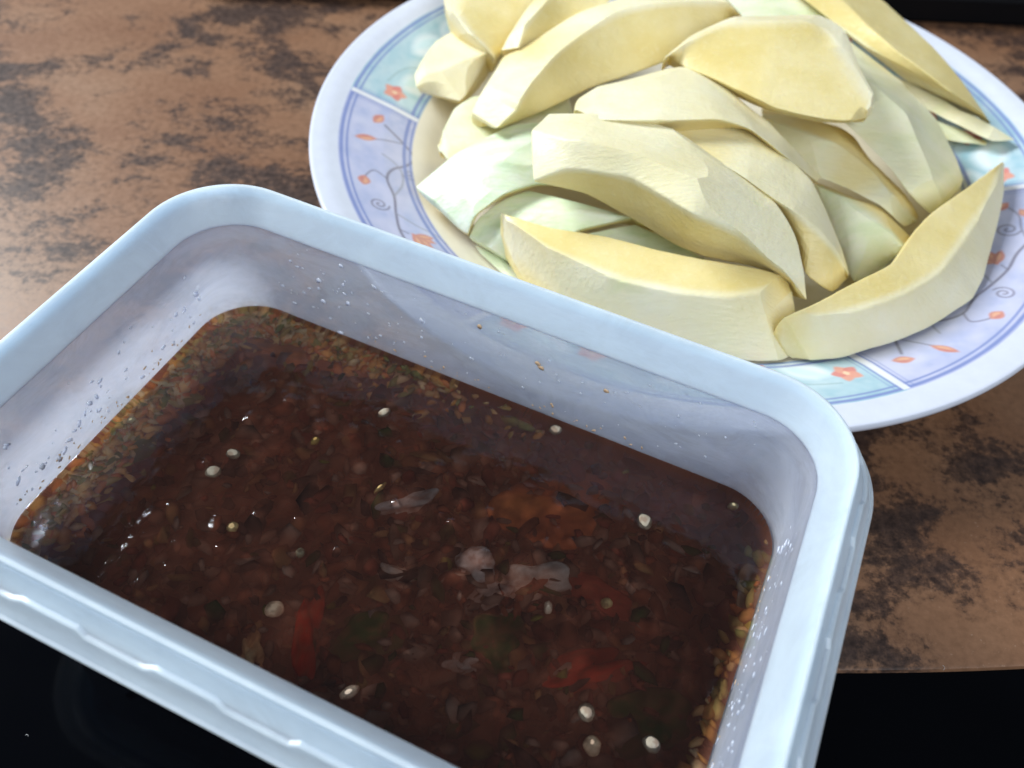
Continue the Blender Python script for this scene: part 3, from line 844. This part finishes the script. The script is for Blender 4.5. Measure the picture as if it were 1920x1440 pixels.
# middle fan
mango('thick mango slice in the middle with white peeled top and yellow side', [
  ([(1034, 209), (1079, 209), (1121, 211), (1200, 222), (1290, 250), (1345, 290), (1400, 330), (1459, 384), (1494, 447), (1510, 520), (1513, 562)], (53, 53, 31)),
  ([(998, 243), (1063, 262), (1125, 262), (1187, 275), (1300, 318), (1345, 360), (1385, 418), (1440, 470), (1492, 535)], (54, 58, 36)),
  ([(1002, 338), (1061, 316), (1120, 322), (1187, 335), (1295, 398), (1337, 415), (1390, 440), (1445, 488), (1487, 526)], (49, 52, 36)),
  ([(1004, 342), (1050, 352), (1103, 366), (1187, 412), (1273, 462), (1322, 481), (1420, 502), (1482, 530)], (45, 34, 32))],
  ['p', 'p', 'c', 'c', 'c'], [((0, 3), 0, 12, -12)], 0.08)
mango('mango slice tucked right behind the thick middle slice, yellow underside showing', [
  ([(1165, 205), (1260, 190), (1358, 209), (1403, 237), (1465, 285), (1522, 338), (1553, 401), (1581, 471), (1592, 512)], (48, 48, 27)),
  ([(1165, 215), (1240, 235), (1300, 270), (1348, 300), (1422, 350), (1479, 388), (1533, 426), (1571, 472), (1591, 516)], (52, 51, 29)),
  ([(1170, 225), (1245, 250), (1300, 290), (1345, 320), (1441, 384), (1494, 460), (1512, 516), (1560, 548), (1588, 522)], (46, 38, 24))],
  ['p', 'c', 'c', 'c'], [((0, 2), 0, 10, -12)], 0.05)
mango('mango slice third back in the middle fan with narrow yellow edge', [
  ([(1085, 185), (1124, 160), (1180, 143), (1250, 122), (1310, 130), (1360, 163), (1410, 205), (1470, 250), (1515, 298), (1541, 328)], (50, 53, 33)),
  ([(1082, 206), (1130, 225), (1250, 225), (1340, 222), (1403, 240), (1465, 287), (1500, 315), (1531, 340)], (53, 56, 35)),
  ([(1085, 212), (1150, 240), (1260, 250), (1350, 245), (1395, 245), (1460, 300), (1495, 324), (1528, 342)], (48, 48, 33))],
  ['p', 'c', 'c', 'c'], [((0, 2), 0, 10, -12)], 0.05)
# top of the heap
mango('flat mango slice on top of the heap with broad beige cut face', [
  ([(1253, 102), (1304, 60), (1368, 32), (1460, 29), (1535, 28), (1581, 52), (1616, 122), (1638, 167), (1640, 198)], (55, 61, 52)),
  ([(1254, 104), (1306, 66), (1369, 40), (1459, 38), (1527, 38), (1553, 56), (1595, 115), (1628, 198)], (57, 63, 55)),
  ([(1256, 108), (1285, 126), (1337, 147), (1390, 171), (1459, 202), (1550, 222), (1600, 226), (1622, 222)], (53, 55, 50))],
  ['p', 'c', 'c', 'c'], [(2, 0, 9, -7), (0, 0, 5, -9)], 0.0)
mango('big mango slice at upper left with broad golden cut face', [
  ([(884, 209), (901, 174), (929, 129), (945, 97), (972, 85), (1010, 65), (1072, 29), (1114, 12), (1180, -8), (1260, -18), (1350, -12), (1388, 20)], (38, 50, 55)),
  ([(932, 239), (966, 207), (974, 190), (995, 143), (1051, 84), (1103, 45), (1173, 14), (1250, 2), (1330, -2), (1369, 3), (1390, 28)], (41, 54, 57)),
  ([(945, 238), (968, 229), (1010, 212), (1051, 192), (1103, 167), (1173, 143), (1250, 115), (1320, 70), (1369, 38), (1389, 32)], (37, 42, 53))],
  ['p', 'c', 'c', 'c'], [(2, 0, 10, -5), (0, 0, 6, -10)], 0.0)
mango('mango slice at the top edge peeking behind the big golden slice', [
  ([(940, 90), (960, 55), (985, 18), (1002, -5), (1030, -40), (1070, -70)], (44, 52, 52)),
  ([(970, 90), (980, 50), (1008, 8), (1040, -30), (1080, -60)], (46, 54, 54)),
  ([(978, 100), (1012, 76), (1074, 40), (1116, 20), (1160, -10)], (42, 48, 52))],
  ['p', 'c', 'c', 'c'], [(2, 0, 8, -4), (0, 0, 8, -8)], 0.0)
mango('pale mango slice at the top left edge of the heap, cut face outward', [
  ([(920, 106), (894, 88), (867, 64), (843, 31), (832, -2), (826, -60)], (36, 42, 44)),
  ([(926, 106), (906, 86), (879, 62), (853, 30), (841, 0), (836, -60)], (38, 45, 47)),
  ([(932, 108), (955, 85), (985, 45), (1015, 5), (1040, -40), (1060, -80)], (36, 42, 44))],
  ['p', 'c', 'c', 'c'], [(2, 0, 8, -6), (0, 0, 6, -10)], 0.0)
mango('short blunt mango piece at the far left of the heap', [
  ([(776, 140), (789, 115), (817, 77), (866, 52), (905, 66), (940, 85)], (30, 34, 36)),
  ([(781, 162), (802, 144), (850, 128), (890, 108), (925, 95)], (31, 36, 38)),
  ([(792, 174), (825, 183), (857, 191), (874, 176), (900, 130), (920, 97)], (26, 30, 34)),
  ([(800, 176), (835, 187), (864, 195), (890, 175), (915, 142), (932, 106)], (20, 21, 26))],
  ['p', 'p', 'c', 'c', 'c'], [((0, 3), 2, 8, -8)], 0.0)
mango('white peeled slice wedged under the big golden slice on the left', [
  ([(821, 262), (845, 209), (884, 181), (940, 172), (1000, 168), (1060, 170)], (29, 34, 34)),
  ([(828, 285), (842, 300), (885, 298), (950, 288), (1020, 270), (1080, 255)], (26, 30, 30)),
  ([(832, 288), (845, 305), (890, 305), (950, 296), (1020, 278), (1080, 262)], (20, 22, 22))],
  ['p', 'c', 'c', 'c'], [((0, 2), 0, 6, -9)], 0.55)
# green-white peeled ones on the left
mango('greenish white peeled slice at left, blunt corner over the plate rim', [
  ([(779, 349), (838, 300), (880, 265), (946, 237), (1000, 228), (1080, 240), (1160, 280)], (24, 37, 36)),
  ([(812, 372), (868, 340), (905, 318), (950, 300), (1010, 290), (1090, 300), (1170, 330)], (26, 38, 38)),
  ([(877, 437), (885, 414), (897, 396), (946, 363), (1009, 345), (1090, 352), (1170, 388)], (22, 33, 33)),
  ([(879, 441), (888, 418), (900, 400), (948, 368), (1010, 350), (1090, 357), (1170, 393)], (17, 28, 28))],
  ['p', 'p', 'c', 'c', 'c'], [((0, 3), 0, 8, -10)], 1.0)
mango('greenish white slice just in front of the blunt-cornered one', [
  ([(878, 443), (897, 408), (948, 371), (1010, 353), (1080, 370), (1180, 405), (1250, 435)], (18, 30, 30)),
  ([(920, 465), (945, 440), (990, 410), (1040, 395), (1100, 398), (1180, 407), (1240, 420)], (19, 31, 31)),
  ([(967, 497), (1000, 500), (1040, 465), (1085, 432), (1130, 420), (1187, 409), (1230, 418)], (14, 29, 29)),
  ([(969, 500), (1002, 505), (1042, 470), (1086, 437), (1131, 425), (1188, 414), (1230, 423)], (11, 24, 24))],
  ['p', 'p', 'c', 'c', 'c'], [((0, 3), 0, 7, -8)], 0.9)
mango('small visible corner of green-tinged slice under the middle slice', [
  ([(1040, 478), (1090, 440), (1135, 429), (1190, 418), (1240, 440), (1315, 482)], (24, 25, 25)),
  ([(1060, 520), (1120, 510), (1180, 505), (1240, 505), (1280, 505), (1320, 490)], (20, 20, 22))],
  ['p', 'c', 'c'], [((0, 1), 0, 6, -8)], 0.9)
mango('shaded yellow-green slice low on the left beside the tub rim', [
  ([(888, 452), (925, 470), (968, 502), (1010, 540), (1060, 580)], (14, 14, 14)),
  ([(905, 492), (935, 520), (965, 548), (1005, 580), (1050, 610)], (11, 11, 11))],
  ['p', 'c', 'c'], [((0, 1), 0, 3, -4)], 0.8)
# right side
mango('broad white peeled slice right of the top slice, crossed by its shadow', [
  ([(1545, 50), (1616, 87), (1669, 122), (1700, 164), (1756, 223), (1794, 297), (1808, 342)], (42, 37, 23)),
  ([(1540, 90), (1600, 120), (1662, 181), (1700, 216), (1718, 272), (1745, 335), (1768, 382)], (46, 43, 25)),
  ([(1535, 130), (1560, 180), (1581, 227), (1620, 265), (1662, 307), (1704, 363), (1742, 400)], (42, 38, 22))],
  ['p', 'p', 'c', 'c'], [((0, 2), 0, 8, -10)], 0.35)
mango('long smooth slice along the upper right edge of the heap', [
  ([(1600, -40), (1655, 0), (1690, 31), (1756, 94), (1808, 157), (1843, 209), (1857, 229)], (43, 40, 31)),
  ([(1520, -40), (1580, 0), (1625, 45), (1685, 98), (1755, 150), (1825, 208), (1853, 229)], (49, 46, 32)),
  ([(1440, -40), (1494, 0), (1530, 30), (1581, 58), (1634, 95), (1686, 133), (1739, 160), (1808, 203), (1850, 230)], (48, 42, 31)),
  ([(1445, -30), (1500, 12), (1575, 66), (1625, 106), (1675, 143), (1728, 168), (1800, 210), (1848, 231)], (40, 33, 28))],
  ['c', 'c', 'p', 'c', 'c'], [((0, 3), 0, 8, -8)], 0.1)
mango('slender slice under the long upper right one, tip on the plate rim', [
  ([(1640, 110), (1690, 140), (1739, 166), (1800, 205), (1857, 229), (1905, 259)], (33, 33, 31)),
  ([(1640, 150), (1690, 180), (1721, 197), (1808, 241), (1861, 265), (1904, 263)], (29, 29, 29))],
  ['p', 'c', 'c'], [((0, 1), 3, 6, -6)], 0.2)
mango('lowest thin slice on the right, small tip over the teal flowers', [
  ([(1700, 195), (1756, 223), (1808, 244), (1844, 271)], (28, 27, 26)),
  ([(1700, 225), (1750, 250), (1787, 267), (1842, 274)], (24, 24, 24))],
  ['p', 'c', 'c'], [((0, 1), 2, 5, -4)], 0.5)
mango('shaded slice between the middle fan and the broad white slice', [
  ([(1430, 190), (1500, 212), (1564, 232), (1600, 255), (1634, 300), (1700, 366), (1722, 402)], (31, 32, 19)),
  ([(1430, 215), (1494, 245), (1564, 272), (1634, 328), (1680, 375), (1717, 416)], (35, 34, 20)),
  ([(1470, 300), (1540, 335), (1599, 362), (1651, 386), (1700, 428), (1715, 422)], (31, 29, 17))],
  ['c', 'p', 'c', 'c'], [((0, 2), 0, 6, -8)], 0.3)
mango('lowest shaded grey-green slice beside the curved right slice', [
  ([(1530, 338), (1599, 366), (1651, 390), (1700, 436), (1716, 455)], (24, 25, 17)),
  ([(1532, 345), (1592, 373), (1640, 403), (1692, 462), (1705, 470)], (26, 26, 18)),
  ([(1550, 400), (1580, 470), (1600, 528), (1660, 508), (1694, 476)], (20, 15, 15))],
  ['c', 'p', 'c', 'c'], [((0, 2), 0, 5, -6)], 0.7)
mango('grey-green slice mostly hidden at the top behind the flat slice', [
  ([(1360, -40), (1440, -40), (1510, -25), (1560, 0), (1600, 30)], (46, 47, 44)),
  ([(1370, 40), (1440, 50), (1500, 50), (1550, 60), (1600, 70)], (40, 41, 40))],
  ['p', 'c', 'c'], [((0, 1), 0, 8, -10)], 0.6)

# ------------------------------------------------------------------ dark case behind
def back_case():
    t = empty('black_case', (0.0, 0.398, 0), math.atan(0.09))
    tag(t, 'low black case with dark red top standing behind the plate', 'case')
    def box(name, x0, x1, y0, y1, z0, z1, mat, b):
        bm = bmesh.new(); bmesh.ops.create_cube(bm, size=1)
        for v in bm.verts: v.co = Vector((x0 + (v.co.x + .5) * (x1 - x0), y0 + (v.co.y + .5) * (y1 - y0), z0 + (v.co.z + .5) * (z1 - z0)))
        bmesh.ops.bevel(bm, geom=bm.edges, offset=b, segments=3, affect='EDGES')
        me = bpy.data.meshes.new(name); bm.to_mesh(me); bm.free(); me.materials.append(mat)
        o = bpy.data.objects.new(name, me); link(o, t)
    box('body', -0.16, 0.50, 0, 0.16, 0.0005, 0.014, simple('black_plastic', (0.003, 0.003, 0.004), 0.5, **{'Specular IOR Level': 0.12}), 0.002)
    box('lid', -0.158, 0.498, 0.004, 0.157, 0.0141, 0.0175, simple('dark_red_plastic', (0.025, 0.005, 0.004), 0.6, **{'Specular IOR Level': 0.15}), 0.001)
back_case()

# ------------------------------------------------------------------ splashes on the tub's inner wall
def make_drops():
    rnd = random.Random(5)
    td = NT('clear_drop')
    M_drop = td.done(td.n('MixShader', {0: 0.06, 1: td.n('MixShader', {0: 0.5, 1: td.n('BsdfTranslucent', {'Color': (0.95, 0.97, 1.0)}).outputs[0], 2: td.n('BsdfDiffuse', {'Color': (0.95, 0.97, 1.0)}).outputs[0]}).outputs[0], 2: td.n('BsdfGlossy', {'Color': (1, 1, 1), 'Roughness': 0.1}).outputs[0]}))
    M_crumb = simple('crumb', (0.62, 0.42, 0.25), 0.5)
    vs, fs, mi = [], [], []
    def drop(side, s, z, rad, el, mat=0):
        ins = inset(z)
        if side == 'b': p = Vector((s, HW - ins, z)); nrm = Vector((0, -1, 0)); tan = Vector((1, 0, 0))
        elif side == 'r': p = Vector((HL - ins, s, z)); nrm = Vector((-1, 0, 0)); tan = Vector((0, 1, 0))
        else: p = Vector((-HL + ins, s, z)); nrm = Vector((1, 0, 0)); tan = Vector((0, 1, 0))
        bv, bf = blob(1, 1, 1, rnd.random() * 99, 1, 0.35)
        b0 = len(vs); an = rnd.uniform(0, 3.1)
        for v in bv:
            a, b = v.x * math.cos(an) * el - v.y * math.sin(an), v.x * math.sin(an) * el + v.y * math.cos(an)
            q = p + tan * a * rad + Vector((0, 0, 1)) * b * rad + nrm * (v.z * rad * 0.28 + rad * 0.05)
            vs.append(q)
        for f in bf: fs.append(tuple(i + b0 for i in f)); mi.append(mat)
    for k in range(40): drop('b', rnd.gauss(-0.045, 0.012), rnd.gauss(0.036, 0.006), abs(rnd.gauss(0.00025, 0.00025)) + 0.00015, rnd.uniform(1, 1.6))
    for k in range(70): drop('b', rnd.uniform(-0.06, 0.07), rnd.uniform(0.027, 0.049), rnd.uniform(0.0001, 0.0004), rnd.uniform(1, 2))
    for k in range(110): drop('r', rnd.uniform(-0.045, 0.038), rnd.gauss(0.034, 0.006), abs(rnd.gauss(0.0002, 0.0002)) + 0.00014, rnd.uniform(1, 2.6))
    for k in range(80): drop('l', rnd.uniform(-0.042, 0.035), abs(rnd.gauss(0, 0.008)) + 0.0265, abs(rnd.gauss(0.0002, 0.0002)) + 0.00013, rnd.uniform(1, 2.4))
    for k in range(90): drop(rnd.choice('brll'), rnd.uniform(-0.042, 0.042), Z_S + 0.0016 + abs(rnd.gauss(0, 0.0022)), rnd.uniform(0.00012, 0.0004), rnd.uniform(1, 2.5), 1)
    for (s, z) in ((0.012, 0.041), (0.030, 0.0405), (0.013, 0.040), (-0.004, 0.046)): drop('b', s, z, 0.00075, 1.2, 1)
    vs2 = [v for v in vs if v.z > 0.024]
    o = mesh_obj('splashes', vs, fs, [M_drop, M_crumb], tub, mat_idx=mi)
    o['kind'] = 'stuff'
make_drops()

# lint on the black surface
def make_lint():
    rnd = random.Random(2)
    vs, fs = [], []
    def fibre(p, L, a):
        b0 = len(vs)
        for i in range(6):
            t = i / 5; aa = a + 1.2 * (t - .5)
            c = p + Vector((math.cos(aa), math.sin(aa), 0)) * L * (t - .5)
            for k in range(3):
                vs.append(c + Vector((0.00005 * math.cos(k * 2.1), 0.00005 * math.sin(k * 2.1), 0.00012 + 0.00008 * (k == 1))))
        for i in range(5):
            for k in range(3):
                fs.append((b0 + i * 3 + k, b0 + i * 3 + (k + 1) % 3, b0 + i * 3 + 3 + (k + 1) % 3, b0 + i * 3 + 3 + k))
    for (x, y) in ((225, 1281), (52, 1378)):
        fibre(at(x, y, -0.0012), 0.0009, rnd.uniform(0, 3))
    fibre(at(1771, 1253, 0.0), 0.0014, 1.4)
    o = mesh_obj('lint', vs, fs, simple('lint', (0.6, 0.6, 0.6), 0.8))
    tag(o, 'tiny pale lint fibres on the black surface', kind='stuff')
make_lint()
